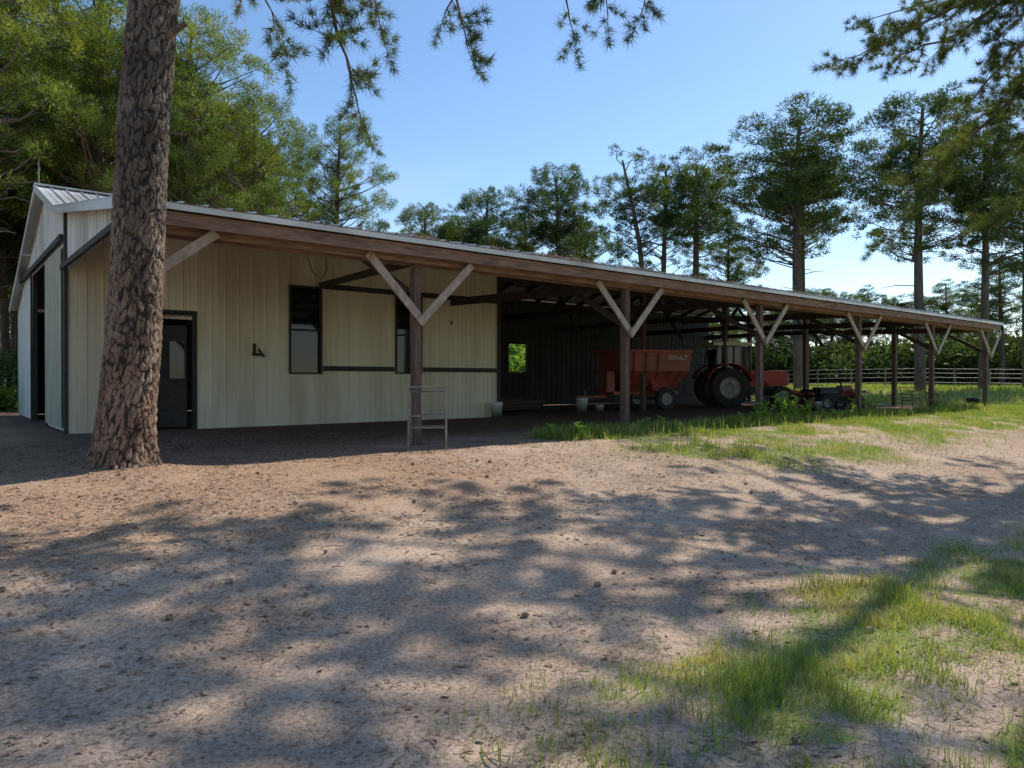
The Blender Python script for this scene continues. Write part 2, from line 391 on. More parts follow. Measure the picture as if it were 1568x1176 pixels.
segs=[(S0,3.3,.0,top),(3.3,4.45,2.5,top),(4.45,6.62,.0,top),(6.62,7.36,.0,1.25),(6.62,7.36,3.28,top),(7.36,9.47,.0,top),
(9.47,10.2,.0,1.27),(9.47,10.2,3.24,top),(10.2,S1,.0,top)]
for a,b_,z0,z1 in segs: ribwall(mb,'s',DW,a,b_,z0,z1,-1)
mb.obj('front_wall',[M['cream']],barn)
mb=MB()
mb.box(7.44,S1,DW-.05,DW-.026,3.28,3.41);mb.box(7.44,9.38,DW-.05,DW-.026,1.29,1.41);mb.box(10.28,S1,DW-.05,DW-.026,1.29,1.41)
for a,b_,z0,z1 in wins:
    for (x0,x1,y0,y1) in ((a-.04,a,z0-.04,z1+.04),(b_,b_+.04,z0-.04,z1+.04),(a,b_,z1,z1+.04),(a,b_,z0-.04,z0)):
        mb.box(x0,x1,DW-.055,DW+.1,y0,y1,0)
    mb.box(a,b_,DW+.03,DW+.07,(z0+z1)/2-.025,(z0+z1)/2+.025)
a,b_,z0,z1=door
mb.box(a-.06,a,DW-.05,DW+.12,0,z1+.06);mb.box(b_,b_+.06,DW-.05,DW+.12,0,z1+.06);mb.box(a,b_,DW-.05,DW+.12,z1,z1+.06)
mb.box(S1,S1+.1,DW-.06,DW+.1,0,ZW-.1);mb.box(S0-.06,S0-.003,DW-.06,DW+.06,0,ZW-.05)
mb.beam((4.35,DW+.15,1.15),(3.6,DW+.45,1.15),.05,2.2)
mb.box(5.7,5.95,DW-.09,DW-.04,1.62,1.68);mb.beam((5.95,DW-.1,1.6),(5.75,DW-.35,1.75),.03,.05);mb.box(5.72,5.78,DW-.08,DW-.03,1.62,1.9)
mb.tube([(7.0,DW-.08,4.1),(7.1,DW-.09,3.7),(7.35,DW-.1,3.5),(7.5,DW-.08,3.75),(7.48,DW-.06,4.2)],.012,5)
mb.obj('wall_trim',[M['frame']],barn)
mb=MB()
for a,b_,z0,z1 in wins: mb.box(a,b_,DW+.045,DW+.05,z0,z1)
mb.box(4.0,4.3,DW+.14,DW+.15,1.1,1.9)
mb.obj('windows',[M['glass']],barn)
mb=MB()
ribwall(mb,'D',S0-.004,DW,DL,lambda p:(3.8 if 19.6<p<22.6 else .03),lambda p:zroof(p)-.05,-1)
ribwall(mb,'D',S0-.004,9.85,DW-.05,lambda p:3.24,lambda p:zroof(p)-.04,-1)
mb.obj('gable_wall',[M['white']],barn)
mb=MB()
ribwall(mb,'D',S0-.06,16.9,19.5,.1,3.75,-1)
mb.obj('sliding_door',[pmat('pale_green_door',(.36,.38,.28),(.5,.5,.4),3,(1,1,.2),.6,.1,0,5,(.25,.2,.12),1,.5)],barn)
mb=MB();mb.box(S0-.12,S0-.05,16.6,25.8,3.82,3.94)
mb.beam((S0-.10,DW,3.27),(S0-.10,9.85,3.20),.06,.10)
for z,D0,D1 in ((0,19.5,19.62),(0,22.6,22.72)): mb.box(S0-.05,S0+.1,D0,D1,0,3.8)
mb.obj('gable_trim',[M['frame']],barn)
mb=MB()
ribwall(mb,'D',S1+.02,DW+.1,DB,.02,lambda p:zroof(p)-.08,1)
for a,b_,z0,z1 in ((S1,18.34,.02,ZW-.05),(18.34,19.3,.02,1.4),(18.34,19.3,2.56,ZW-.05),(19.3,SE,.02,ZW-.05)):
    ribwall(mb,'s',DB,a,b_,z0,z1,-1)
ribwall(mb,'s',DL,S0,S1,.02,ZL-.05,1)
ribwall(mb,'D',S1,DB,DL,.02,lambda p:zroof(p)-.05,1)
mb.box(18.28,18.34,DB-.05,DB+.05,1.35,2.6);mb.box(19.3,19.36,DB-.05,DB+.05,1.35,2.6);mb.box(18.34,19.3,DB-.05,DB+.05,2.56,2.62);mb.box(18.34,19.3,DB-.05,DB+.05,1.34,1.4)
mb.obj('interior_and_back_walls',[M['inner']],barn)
def ribroof(mb,s0,s1,prof,pitch=.3,rib=.03):
    pts=[];t=s0
    while t<s1-.06:
        pts+=[(t,0),(t+.015,rib),(t+.035,rib),(t+.05,0),(t+.17,0),(t+.18,rib*.3),(t+.19,0)];t+=pitch
    pts.append((s1,0));nP=len(prof);V=[]
    for p,h in pts:
        for (D,z) in prof: V.append((p,D,z+h))
    Q=[]
    for i in range(len(pts)-1):
        for j in range(nP-1): Q.append((i*nP+j,i*nP+nP+j,i*nP+nP+j+1,i*nP+j+1))
    mb.add(V,quads=Q)
mb=MB();ribroof(mb,1.85,SE+.2,[(DE-.02,ZE),(DW,ZW),(DR,ZR),(DB+.15,ZW-.05)])
ribroof(mb,1.85,S1+.2,[(DB+.1,ZW-.07),(DL+.2,ZL-.03)])
mb.box(1.85,SE+.2,DR-.15,DR+.15,ZR+.005,ZR+.04)
mb.obj('roof',[M['roof']],barn)
mb=MB();n=9000;s=rg.uniform(3,20,n);k=rg.uniform(0,1,n)<sm(vn(s,s*0,.5,3),.35,.7)*sm(s,4,8)*(1-sm(s,14,20));s=s[k];n=len(s)
D=DE+np.abs(rg.normal(size=n))*.25;z=np.interp(D,[DE,DW],[ZE,ZW])+.025
dd=rg.normal(size=(n,3))*np.array([1,1,.45]);dd/=np.linalg.norm(dd,axis=1)[:,None]
mb.soup(np.stack([s,D,z],-1),dd,rg.uniform(.04,.14,n),.018,rng=rg)
mb.obj('roof_litter',[M['litter']],barn)
mb=MB()
mb.box(1.87,SE+.18,DE+.0,DE+.025,ZE-.085,ZE-.008)
for (d0,z0,d1,z1) in ((DE,ZE,DW,ZW),(DW,ZW,DR,ZR),(DR,ZR,DB,ZW),(DB,ZW,DL,ZL)):
    mb.beam((1.87,d0,z0-.06),(1.87,d1,z1-.06),.03,.14)
mb.obj('roof_edge_trim',[M['roof']],barn)
PS=[1.98,6.1,11.08,16.0,21.2,26.46,31.5]
mb=MB()
for i in range(len(PS)-1):
    a=PS[i]-(.08 if i==0 else 0);b_=PS[i+1]+(.25 if i==len(PS)-2 else -.004);j=random.uniform(-.012,.012)
    mb.box(a,b_,9.86+j*.3,9.91,2.93+j,3.15+j*.5)
    mb.box(a,b_,10.09,10.14,2.92+j,3.13)
mb.box(2.0,SE,9.62,9.66,2.99,3.16)
mb.obj('eave_beam',[M['beam']],barn)
mb=MB()
def post(mb,s,D,z0,z1,w,mat=0,tw=0):
    V=[];n=9
    for i in range(n):
        z=z0+(z1-z0)*i/(n-1);ww=w/2*(1+random.uniform(-.07,.07));ox=random.uniform(-.01,.01);oy=random.uniform(-.006,.006)
        for (a,b2) in ((-1,-1),(1,-1),(1,1),(-1,1)): V.append((s+a*ww+ox,D+b2*ww+oy,z))
    Q=[(i*4+k,i*4+(k+1)%4,i*4+4+(k+1)%4,i*4+4+k) for i in range(n-1) for k in range(4)]
    Q.append((n*4-4,n*4-3,n*4-2,n*4-1));mb.add(V,quads=Q,mat=mat)
for s in PS: post(mb,s,DP,-.1,zroof(DP)-.08,.135)
for s in (19.2,24.0,30.0): post(mb,s,DW,-.1,4.1,.15)
for D in (13.4,17.3,20.3): post(mb,31.6,D,-.1,zroof(D)-.1,.16)
mb.obj('posts',[M['post']],barn)
mb=MB()
for s in PS:
    for sg in (-1,1):
        if s<3 and sg<0: continue
        l=random.uniform(.92,1.05) if s>3 else .95;z0=1.97 if s>3 else 2.2
        mb.beam((s-sg*.06,9.835 if sg<0 else 9.79,z0),(s+sg*l,9.835 if sg<0 else 9.79,2.99),.035,.125)
mb.obj('knee_braces',[M['brace']],barn)
mb=MB()
s=2.7
while s<SE:
    for (d0,d1) in ((9.68,DW),(DW,DR),(DR,DB)):
        mb.beam((s,d0,zroof(d0)-.12),(s,d1,zroof(d1)-.12),.045,.16)
    s+=1.22
for D in np.arange(10.4,22.8,.95):
    mb.beam((2.2,D,zroof(D)-.03),(SE,D,zroof(D)-.03),.09,.035)
mb.box(S1+.1,SE,DW-.06,DW+.06,3.95,4.2)
for s in PS[2:]:
    mb.beam((s+.12,DP,3.02),(s+.12,DW,3.22),.05,.2)
    mb.beam((s+.12,DW,3.3),(s+.12,DB,3.3),.05,.2)
    mb.beam((s+.17,11.6,3.0),(s+.17,DP,2.1),.05,.12)
    mb.beam((s+.12,DW,2.6),(s+.12,DW+1.4,4.5),.05,.12)
mb.beam((6.15,DP,3.0),(7.36,DW,3.36),.05,.14)
mb.beam((6.0,DP+.1,2.5),(5.6,DP+1.4,3.35),.05,.12)
for s in (19.2,24,30):
    for sg in (-1,1): mb.beam((s,DW,3.1),(s+sg*.9,DW,3.97),.05,.12)
mb.obj('rafters_and_purlins',[M['dark']],barn)
mb=MB();mb.tube([(1.95,DR,ZR),(1.95,DR,ZR+.55)],.012,6)
mb.box(1.94,1.96,DR-.25,DR+.2,ZR+.33,ZR+.36)
mb.add([(1.95,DR-.12,ZR+.4),(1.95,DR+.12,ZR+.4),(1.95,DR+.2,ZR+.62),(1.95,DR,ZR+.5),(1.95,DR-.1,ZR+.72),(1.95,DR-.18,ZR+.6)],tris=[(0,1,3),(1,2,3),(0,3,5),(3,4,5)])
mb.add([(1.95,DR-.25,ZR+.28),(1.95,DR-.25,ZR+.41),(1.95,DR-.36,ZR+.345)],tris=[(0,1,2)])
mb.obj('weather_vane',[M['rim']],barn)

# ------------------------------------------------------------------ props
def wheel(mb,c,r,w,mt,mr,axis=(0,1,0),lugs=0):
    h=w/2
    mb.lathe(c,[(r*.55,-h*.85),(r*.62,-h),(r*.88,-h),(r*.98,-h*.75),(r,-h*.3),(r,h*.3),(r*.98,h*.75),(r*.88,h),(r*.62,h),(r*.55,h*.85),(r*.55,-h*.85)],axis,28,mt)
    mb.lathe(c,[(.001,-h*.3),(r*.2,-h*.35),(r*.22,-h*.55),(r*.3,-h*.5),(r*.5,-h*.55),(r*.56,-h*.9)],axis,20,mr)
    mb.lathe(c,[(.001,h*.3),(r*.2,h*.35),(r*.22,h*.55),(r*.3,h*.5),(r*.5,h*.55),(r*.56,h*.9)],axis,20,mr)
    for i in range(lugs):
        t=2*math.pi*i/lugs;c2=Vector(c)
        for sg in (-1,1):
            tt=t+(sg*.5*math.pi/lugs)
            p=c2+Vector((math.cos(tt)*r,0,math.sin(tt)*r));q=c2+Vector((math.cos(tt+.12)*r,sg*h*.95,math.sin(tt+.12)*r))
            mb.beam(p,q,.03,.05,mt,up=(math.cos(tt),0,math.sin(tt)))
wg=empty('feed_mixer_wagon',(4.72,25.9,0),math.radians(24));wg.scale=(.92,.92,.92)
mb=MB()
def frust(mb,x0,x1,y0,y1,z0,X0,X1,Y0,Y1,z1,mat=0):
    mb.hexa([(x0,y0,z0),(x1,y0,z0),(x1,y1,z0),(x0,y1,z0),(X0,Y0,z1),(X1,Y0,z1),(X1,Y1,z1),(X0,Y1,z1)],mat)
frust(mb,-1.0,1.05,-.5,.5,.75,-1.5,1.45,-1.0,1.0,1.5)
frust(mb,-1.5,1.45,-1.0,1.0,1.505,-1.6,1.5,-1.06,1.06,2.25)
for (x0,x1,y0,y1) in ((-1.66,1.56,-1.12,-1.04),(-1.66,1.56,1.04,1.12),(-1.66,-1.58,-1.04,1.04),(1.48,1.56,-1.04,1.04)): mb.box(x0,x1,y0,y1,2.2,2.32)
for x in (-1.1,-.55,0,.55,1.1):
    mb.beam((x*.75,-.56,.85),(x,-1.04,1.5),.05,.05)
for x in (-1.1,-.55,0): mb.beam((x,-1.035,1.5),(x,-1.085,2.2),.05,.05)
mb.box(-1.7,1.3,-.55,-.43,.6,.74);mb.box(-1.7,1.3,.43,.55,.6,.74)
frust(mb,-.2,.6,-1.0,-.5,.75,-.2,.6,-.75,-.5,1.3)
mb.beam((-1.7,0,.55),(-3.0,0,.5),.12,.12)
mb.box(-1.95,-1.6,-.5,.5,.7,1.5)
mb.obj('hopper_body',[M['red']],wg,bevel=.015)
mb=MB()
for sg in (-1,1): wheel(mb,(.35,sg*1.0,.45),.45,.26,0,1)
mb.tube([(.35,-1,.45),(.35,1,.45)],.05,8,2);mb.tube([(-2.6,0,0.02),(-2.6,0,.8)],.03,8,2)
mb.lathe((-1.98,0,1.1),[(.001,0),(.32,0),(.32,-.04),(.001,-.04)],(1,0,0),20,2)
for z in (.6,.9,1.2,1.5,1.8,2.1): mb.tube([(-1.72,.55,z),(-1.72,.9,z)],.015,6,2)
for yy in (.55,.9): mb.tube([(-1.72,yy,.5),(-1.72,yy,2.3)],.018,6,2)
mb.obj('running_gear',[M['rubber'],M['rim'],M['steel']],wg)
cu=bpy.data.curves.new('lettering','FONT');cu.body='OSWALT';cu.size=.22;cu.extrude=.003;cu.materials.append(M['paint'])
o=bpy.data.objects.new('lettering',cu);scene.collection.objects.link(o);o.parent=wg;o.location=(.4,-1.078,1.95);o.rotation_euler=(math.radians(94.6),0,0)
tr=empty('farm_tractor',(9.15,28.6,0),math.radians(4))
mb=MB()
frust(mb,.2,1.75,-.3,.3,.85,.2,1.7,-.33,.33,1.45);mb.box(1.76,1.82,-.26,.26,.9,1.38,3)
for z in (1.0,1.1,1.2,1.3): mb.box(1.82,1.835,-.24,.24,z-.02,z+.02,1)
mb.box(-.9,1.6,-.22,.22,.55,.84,1);mb.box(-1.1,.2,-.4,.4,.7,1.0,1)
for sg in (-1,1):
    n=9;P=[]
    for i in range(n):
        t=math.radians(15+i*18);P.append((-.85+.92*math.cos(t),.8+.92*math.sin(t)))
    for i in range(n-1):
        mb.beam((P[i][0],sg*.82,P[i][1]),(P[i+1][0],sg*.82,P[i+1][1]),.46,.03,0)
    for (x,z0,z1,xx) in ((.12,1.3,2.42,.02),(-1.3,1.6,2.42,-1.2),(-.55,1.7,2.42,-.55)):
        mb.beam((x,sg*.58,z0),(xx,sg*.56,z1),.06,.06,1)
    mb.box(-.5,.1,sg*.75-.2,sg*.75+.2,.5,.55,1)
    mb.beam((1.3,sg*.2,.5),(1.3,sg*.62,.5),.08,.1,1)
    mb.box(-1.2,.05,sg*.565-.004,sg*.565+.004,1.5,2.38,2)
mb.box(-1.38,.16,-.66,.66,2.42,2.56,4)
mb.box(-.9,-.45,-.25,.25,1.0,1.12,1);mb.box(-.98,-.88,-.25,.25,1.05,1.6,1)
mb.lathe((-.15,0,1.5),[(.19,-.015),(.21,0),(.19,.015)],(-.5,0,.85),16,1);mb.tube([(.2,0,1.2),(-.13,0,1.48)],.02,6,1)
mb.tube([(.9,.2,1.45),(.9,.2,2.2),(.87,.2,2.28)],.035,8,1)
mb.beam((1.1,-.55,.75),(2.3,-.55,.55),.08,.14,0);mb.beam((1.1,.55,.75),(2.3,.55,.55),.08,.14,0);mb.beam((.3,-.55,1.3),(1.2,-.55,.8),.08,.12,0)
frust(mb,2.3,2.75,-.85,.85,.1,2.3,2.9,-.85,.85,.6,0)
mb.obj('body',[M['tred'],M['black'],M['glass'],M['rim'],M['wplastic']],tr,bevel=.012)
mb=MB()
for sg in (-1,1):
    wheel(mb,(-.85,sg*.85,.78),.76,.42,0,1,lugs=18);wheel(mb,(1.3,sg*.72,.42),.42,.24,0,1,lugs=14)
mb.obj('wheels',[M['rubber'],M['rim']],tr)
qb=empty('quad_bike',(11.35,25.4,0),math.radians(12))
mb=MB()
frust(mb,-.55,.35,-.16,.16,.45,-.7,.25,-.2,.2,.82,1)
frust(mb,.2,.75,-.2,.2,.5,.25,.6,-.15,.15,.88,0)
frust(mb,.6,.95,-.24,.24,.45,.6,.85,-.2,.2,.75,0)
for sg in (-1,1):
    frust(mb,.28,.98,sg*.44-.17,sg*.44+.17,.62,.38,.88,sg*.42-.16,sg*.42+.16,.72,0)
    frust(mb,-.95,-.2,sg*.44-.17,sg*.44+.17,.62,-.85,-.3,sg*.42-.16,sg*.42+.16,.74,1)
    mb.box(-.2,.25,sg*.38-.12,sg*.38+.12,.3,.34,1)
    mb.lathe((.9,sg*.2,.7),[(.001,.06),(.07,.05),(.08,0)],(1,0,0),12,3)
    mb.tube([(.3,0,.95),(.25,sg*.15,1.05),(.15,sg*.38,1.07)],.016,6,2)
    wheel(mb,(.6,sg*.46,.28),.28,.22,4,2,lugs=12);wheel(mb,(-.6,sg*.46,.28),.28,.26,4,2,lugs=12)
mb.tube([(.5,0,.6),(.28,0,.98)],.03,8,1);mb.box(-.5,.5,-.15,.15,.25,.5,1)
for x0,x1,z in ((.45,.95,.86),(-.95,-.45,.88)):
    for y in (-.35,-.18,0,.18,.35): mb.tube([(x0,y,z),(x1,y,z)],.01,5,2)
    for x in (x0,x1): mb.tube([(x,-.36,z),(x,.36,z)],.012,5,2)
    for y in (-.3,.3): mb.tube([(x0+.1,y,z),(x0+.12,y,.6)],.01,5,2)
mb.obj('body',[M['red'],M['black'],M['steel'],M['rim'],M['rubber']],qb,bevel=.008)
def bucket(name,x,y,r,h,mat,z=0):
    mb=MB();mb.lathe((x,y,z),[(.001,.01),(r*.85,.01),(r*.86,0),(r,h*.85),(r*1.06,h*.86),(r*1.06,h*.9),(r,h*.9),(r*1.03,h),(r*.97,h),(r*.82,.03),(.001,.03)],seg=24)
    pts=[(x+r*math.cos(t),y-r*.3*math.sin(t)-.02,z+h*.9-abs(math.sin(t))*h*.35) for t in np.linspace(0,math.pi,12)]
    mb.tube(pts,.006,5,1);return mb.obj(name,[mat,M['steel']],smooth=True)
bucket('plastic_bucket',2.33,24.0,.20,.47,M['wplastic'])
bucket('plastic_bucket',3.0,24.6,.15,.22,M['wplastic'])
b1=W(12.55,16.2);bucket('plastic_bucket',b1[0],b1[1],.17,.44,M['wplastic'])
bucket('plant_pot',17.7,27.6,.24,.4,M['black'],.0)
bucket('plastic_bucket',10.6,24.8,.14,.33,M['wplastic'])
st=empty('metal_stand',(*W(5.85,9.25)[:2],float(gz(*W(5.85,9.25)[:2]))),math.radians(4))
mb=MB()
for y,z in ((-.22,.95),(.25,.88)):
    for x in (-.28,.28): mb.tube([(x,y,-.02),(x*.97,y*.9,z)],.012,8)
    mb.tube([(-.275,y*.9,z),(.275,y*.9,z)],.012,8)
    for zz in (.35,.52): mb.tube([(-.28,y*.97,zz),(.28,y*.97,zz)],.010,8)
for x in (-.275,.275):
    mb.tube([(x,-.2,.95),(x,.22,.88)],.012,8);mb.tube([(x,-.21,.35),(x,.24,.35)],.010,8)
mb.obj('frame',[M['steel']],st)
be=empty('metal_bench',(13.3,23.4,0),math.radians(20))
mb=MB()
for x in (-.55,.55):
    mb.tube([(x,-.22,0),(x,-.2,.42),(x,.2,.40),(x,.3,.85)],.018,6);mb.tube([(x,.22,0),(x,.2,.40)],.018,6);mb.tube([(x,-.2,.6),(x,.25,.62)],.018,6);mb.tube([(x,-.2,.42),(x,-.2,.6)],.015,6)
for y in (-.2,-.1,0,.1,.2): mb.tube([(-.55,y,.42),(.55,y,.42)],.012,5)
for k in range(4): mb.tube([(-.55,.21+.025*k,.5+.11*k),(.55,.21+.025*k,.5+.11*k)],.012,5)
mb.obj('frame',[M['rust']],be)
mb=MB()
for i in range(7): mb.beam((*W(13.4+random.random()*.4,18.4+random.random()*1.2)[:2],.1+.05*i),(*W(16.6,18.6+random.random()*1.2)[:2],.1+.05*i),.2,.04)
mb.obj('stacked_lumber',[M['post']])
gt=empty('cattle_gate',(6.6,29.4,0),math.radians(24))
mb=MB()
for z in (.5,.9,1.3,1.7,2.1,2.45,2.75): mb.tube([(-2.2,0,z),(2.2,0,z)],.025,6)
for x in np.linspace(-2.2,2.2,9): mb.tube([(x,0,.5),(x,0,2.75)],.025,6)
mb.tube([(-2.2,0,0),(-2.2,0,.5)],.03,6);mb.tube([(2.2,0,0),(2.2,0,.5)],.03,6)
mb.obj('gate_tubes',[M['steel']],gt)
mb=MB();P0=Vector((15,52,0));P1=Vector((60,46,0));n=20;prev=None
for i in range(n+1):
    p=P0.lerp(P1,i/n);z=float(gz(p.x,p.y));mb.tube([(p.x,p.y,z-.1),(p.x,p.y,z+1.45)],.045,8)
    if prev is not None:
        for h in (.45,.8,1.1,1.4): mb.tube([(prev[0],prev[1],prev[2]+h),(p.x,p.y,z+h)],.010,5)
    prev=(p.x,p.y,z)
mb.obj('pasture_fence',[M['steel']])

# ------------------------------------------------------------------ trees
def unit(a): return a/(np.linalg.norm(a,axis=-1,keepdims=True)+1e-9)
def pine_mesh(name,seed,H=18,cs=.45,R=3.4,nb=55,padn=330,BL=.23,BW=.05,mat='needle_far',pr0=(.6,1.05),fill=.75):
    """rounded pine crown: pads spread through an egg-shaped volume, each carried by a limb"""
    r=np.random.default_rng(seed);mb=MB()
    sw=r.normal(size=2)*.5;ph=r.uniform(0,6)
    ax=lambda z:np.array([sw[0]*math.sin(z/H*2.2+ph)*z/H,sw[1]*math.sin(z/H*2.6+ph)*z/H,z])
    zs=np.linspace(-.3,H*.92,12);mb.tube([ax(z) for z in zs],[.23*(1-z/H)**.7+.03 for z in np.clip(zs,0,H)],9,0)
    for j in range(9):
        z=H*(cs-.25+.25*r.random());a=r.uniform(0,6.3);l=r.uniform(.5,1.9);p=ax(z)
        mb.tube([p,p+np.array([math.cos(a)*l*.6,math.sin(a)*l*.6,.1]),p+np.array([math.cos(a)*l,math.sin(a)*l,r.uniform(-.2,.4)])],[.035,.025,.01],4,0)
    z0=H*cs;z1=H*.965;zc=z0+(z1-z0)*.48;hz=(z1-z0)/2
    lob=[(r.uniform(0,6.3),r.uniform(.75,1.15)) for _ in range(5)]
    for i in range(nb):
        f=(i+.5)/nb;cz=1-2*f;a=i*2.39996+r.normal()*.25
        rr=1.0 if r.random()>fill*.6 else r.uniform(.3,.8)
        sc=.84+.2*math.cos(a*1.0-lob[0][0])+.16*math.cos(3*a+lob[1][0]+cz*3)+r.normal()*.07
        sr=math.sqrt(max(0,1-cz*cz))
        if cz<0: sr=sr**.7
        c=np.array([math.cos(a)*sr*R*rr*sc,math.sin(a)*sr*R*rr*sc,zc+cz*hz*(rr if rr<1 else 1)*r.uniform(.88,1.04)])+r.normal(size=3)*.25
        c[:2]+=ax(c[2])[:2]
        hd=math.hypot(c[0],c[1]);pz=max(z0*.9,c[2]-.25-.45*hd*r.uniform(.5,1.2));p=ax(min(pz,H*.9))
        mid=(p+c)/2+np.array([0,0,-.12*hd*.4])+r.normal(size=3)*.1;mb.tube([p,mid,c],[.02+.013*hd,.02+.005*hd,.012],5,0)
        pr=r.uniform(*pr0)*(1.0 if cz>-.4 else .8)
        n=int(padn*(pr/.75)**2)
        q=unit(r.normal(size=(n,3)))*(r.random((n,1))**.35);q[:,2]*=.8
        s8=unit(r.normal(size=(10,3)))*.75;s8[:,2]*=.6;w=r.integers(0,10,n)
        q=q*.36+s8[w]
        dr=unit(unit(q)*.7+r.normal(size=(n,3))*.6+np.array([0,0,.45]))
        mb.soup(c+q*pr,dr,BL*r.uniform(.6,1.2,n),BW,1,r)
    return mb.mesh(name,[M['bark_far'],M[mat]])
VAR=[pine_mesh('pine_full',1,18,.46,3.3,92,330,.22,.05,pr0=(.6,1.15)),
     pine_mesh('pine_tall',2,18,.56,2.9,70,330,.22,.05,pr0=(.6,1.05)),
     pine_mesh('pine_open',3,18,.50,3.1,48,310,.22,.048,pr0=(.5,.95)),
     pine_mesh('pine_low',4,18,.34,3.3,96,300,.22,.05,pr0=(.6,1.1))]
FINE=[pine_mesh('pine_sunny',11,18,.26,3.8,112,450,.19,.034,'needle_bright',(.55,1.1)),
      pine_mesh('pine_sunny_tall',12,18,.44,3.2,84,450,.19,.034,'needle_bright',(.55,1.05))]
def tree(me,x,y,H,wd=1.0,rz=None,name='pine_tree',parent=None):
    o=bpy.data.objects.new(name,me);scene.collection.objects.link(o)
    o.location=(x,y,float(gz(x,y))-.05);k=H/18;o.scale=(k*wd,k*wd,k)
    o.rotation_euler=(0,0,random.uniform(0,6.28) if rz is None else rz)
    if parent:o.parent=parent
    return o
for (x,y,H,v,wd) in [(-8.7,36,14.8,1,.95),(-11.0,30.5,14.2,0,.95),(-13.3,29.5,17,1,1.0),(-16.5,29.5,19,0,1.05),(-19.5,27,19,1,1.1),(-17.0,23.0,18,1,1.0),(-15,34,17,0,1),(-21,33,21,1,1.1),(-12.4,37,15,1,1),(-23,25,20,0,1)]:
    tree(FINE[v],x,y,H,wd)
for (x,y,H,v,wd) in [(-7.3,60,15.8,0,1.05),(-4.4,62,15.8,1,1.2),(-2,56,16,0,1.05),(1.2,60,15.4,3,1.05),(3.4,55,17.6,0,1.1),(6.2,60,14.5,3,1.1),
    (8.8,50,17.4,2,1.1),(10.9,52,17.6,2,1.1),(13.3,52,17.8,1,1.3),(18.0,45,18.4,0,1.4),(21.0,52,18,1,1.2),
    (23.9,42,18,0,1.25),(28.2,43,16.2,0,1.2),(33,46,17,0,1.2),(17.4,58,14,3,1.1),(-10.8,58,14,3,1)]:
    tree(VAR[v],x,y,H,wd)
forest=empty('distant_pine_forest')
rf=random.Random(5)
for i in range(80):
    a=math.radians(-44+92*(i+rf.random())/80);r=rf.uniform(78,118)
    h=rf.uniform(10,13.5) if a<math.radians(10) else rf.uniform(8,12.5)
    tree(VAR[rf.choice([0,3,3,1])],r*math.sin(a),r*math.cos(a),h,rf.uniform(1.3,1.8),name='pine',parent=forest)
for i in range(26):
    a=math.radians(rf.uniform(-46,-22));r=rf.uniform(38,60)
    tree(VAR[rf.choice([0,3,3])],r*math.sin(a),r*math.cos(a),rf.uniform(13,19),1.15,name='pine',parent=forest)
for i in range(20):
    a=math.radians(rf.uniform(66,300));r=rf.uniform(24,55)
    tree(VAR[rf.randrange(4)],r*math.sin(a),r*math.cos(a),rf.uniform(14,19),1.2,name='pine',parent=forest)
def shrubmesh(name,seed,mat):
    r=np.random.default_rng(seed);mb=MB()
    for j in range(14):
        c=np.array([r.normal()*.9,r.normal()*.9,r.uniform(.3,1.3)]);mb.tube([(c[0]*.3,c[1]*.3,-.1),c],[.03,.01],4,0)
        n=260;q=unit(r.normal(size=(n,3)))*(r.random((n,1))**.4)*.55
        mb.soup(c+q,unit(q+r.normal(size=(n,3))*.5+np.array([0,0,.3])),.16,.08,1,r)
    return mb.mesh(name,[M['bark_far'],mat])
SH=[shrubmesh('bush_leafy',31,M['weed']),shrubmesh('bush_dark',32,M['needle_far'])]
und=empty('undergrowth')
for (x,y,k) in [(.3,42.5,2.4),(-2.5,42,2.4),(-4.5,39,1.5)]: tree(SH[0],x,y,18*k,1.2,name='bush',parent=und)
for i in range(120):
    if i<35: a=math.radians(rf.uniform(-46,-30));r=rf.uniform(25,45);k=rf.uniform(.6,1.5)
    elif i<50: a=math.radians(rf.uniform(-12,12));r=rf.uniform(50,70);k=rf.uniform(.6,1.5)
    else: a=math.radians(8+36*(i-50+rf.random())/70);r=rf.uniform(84,100);k=rf.uniform(1.5,3)
    x,y=r*math.sin(a),r*math.cos(a);s_,D_=sD(x,y)
    if -1<s_<36 and D_<30: continue
    tree(SH[1 if i>=50 else i%2],x,y,18*k,1.4,name='bush',parent=und)

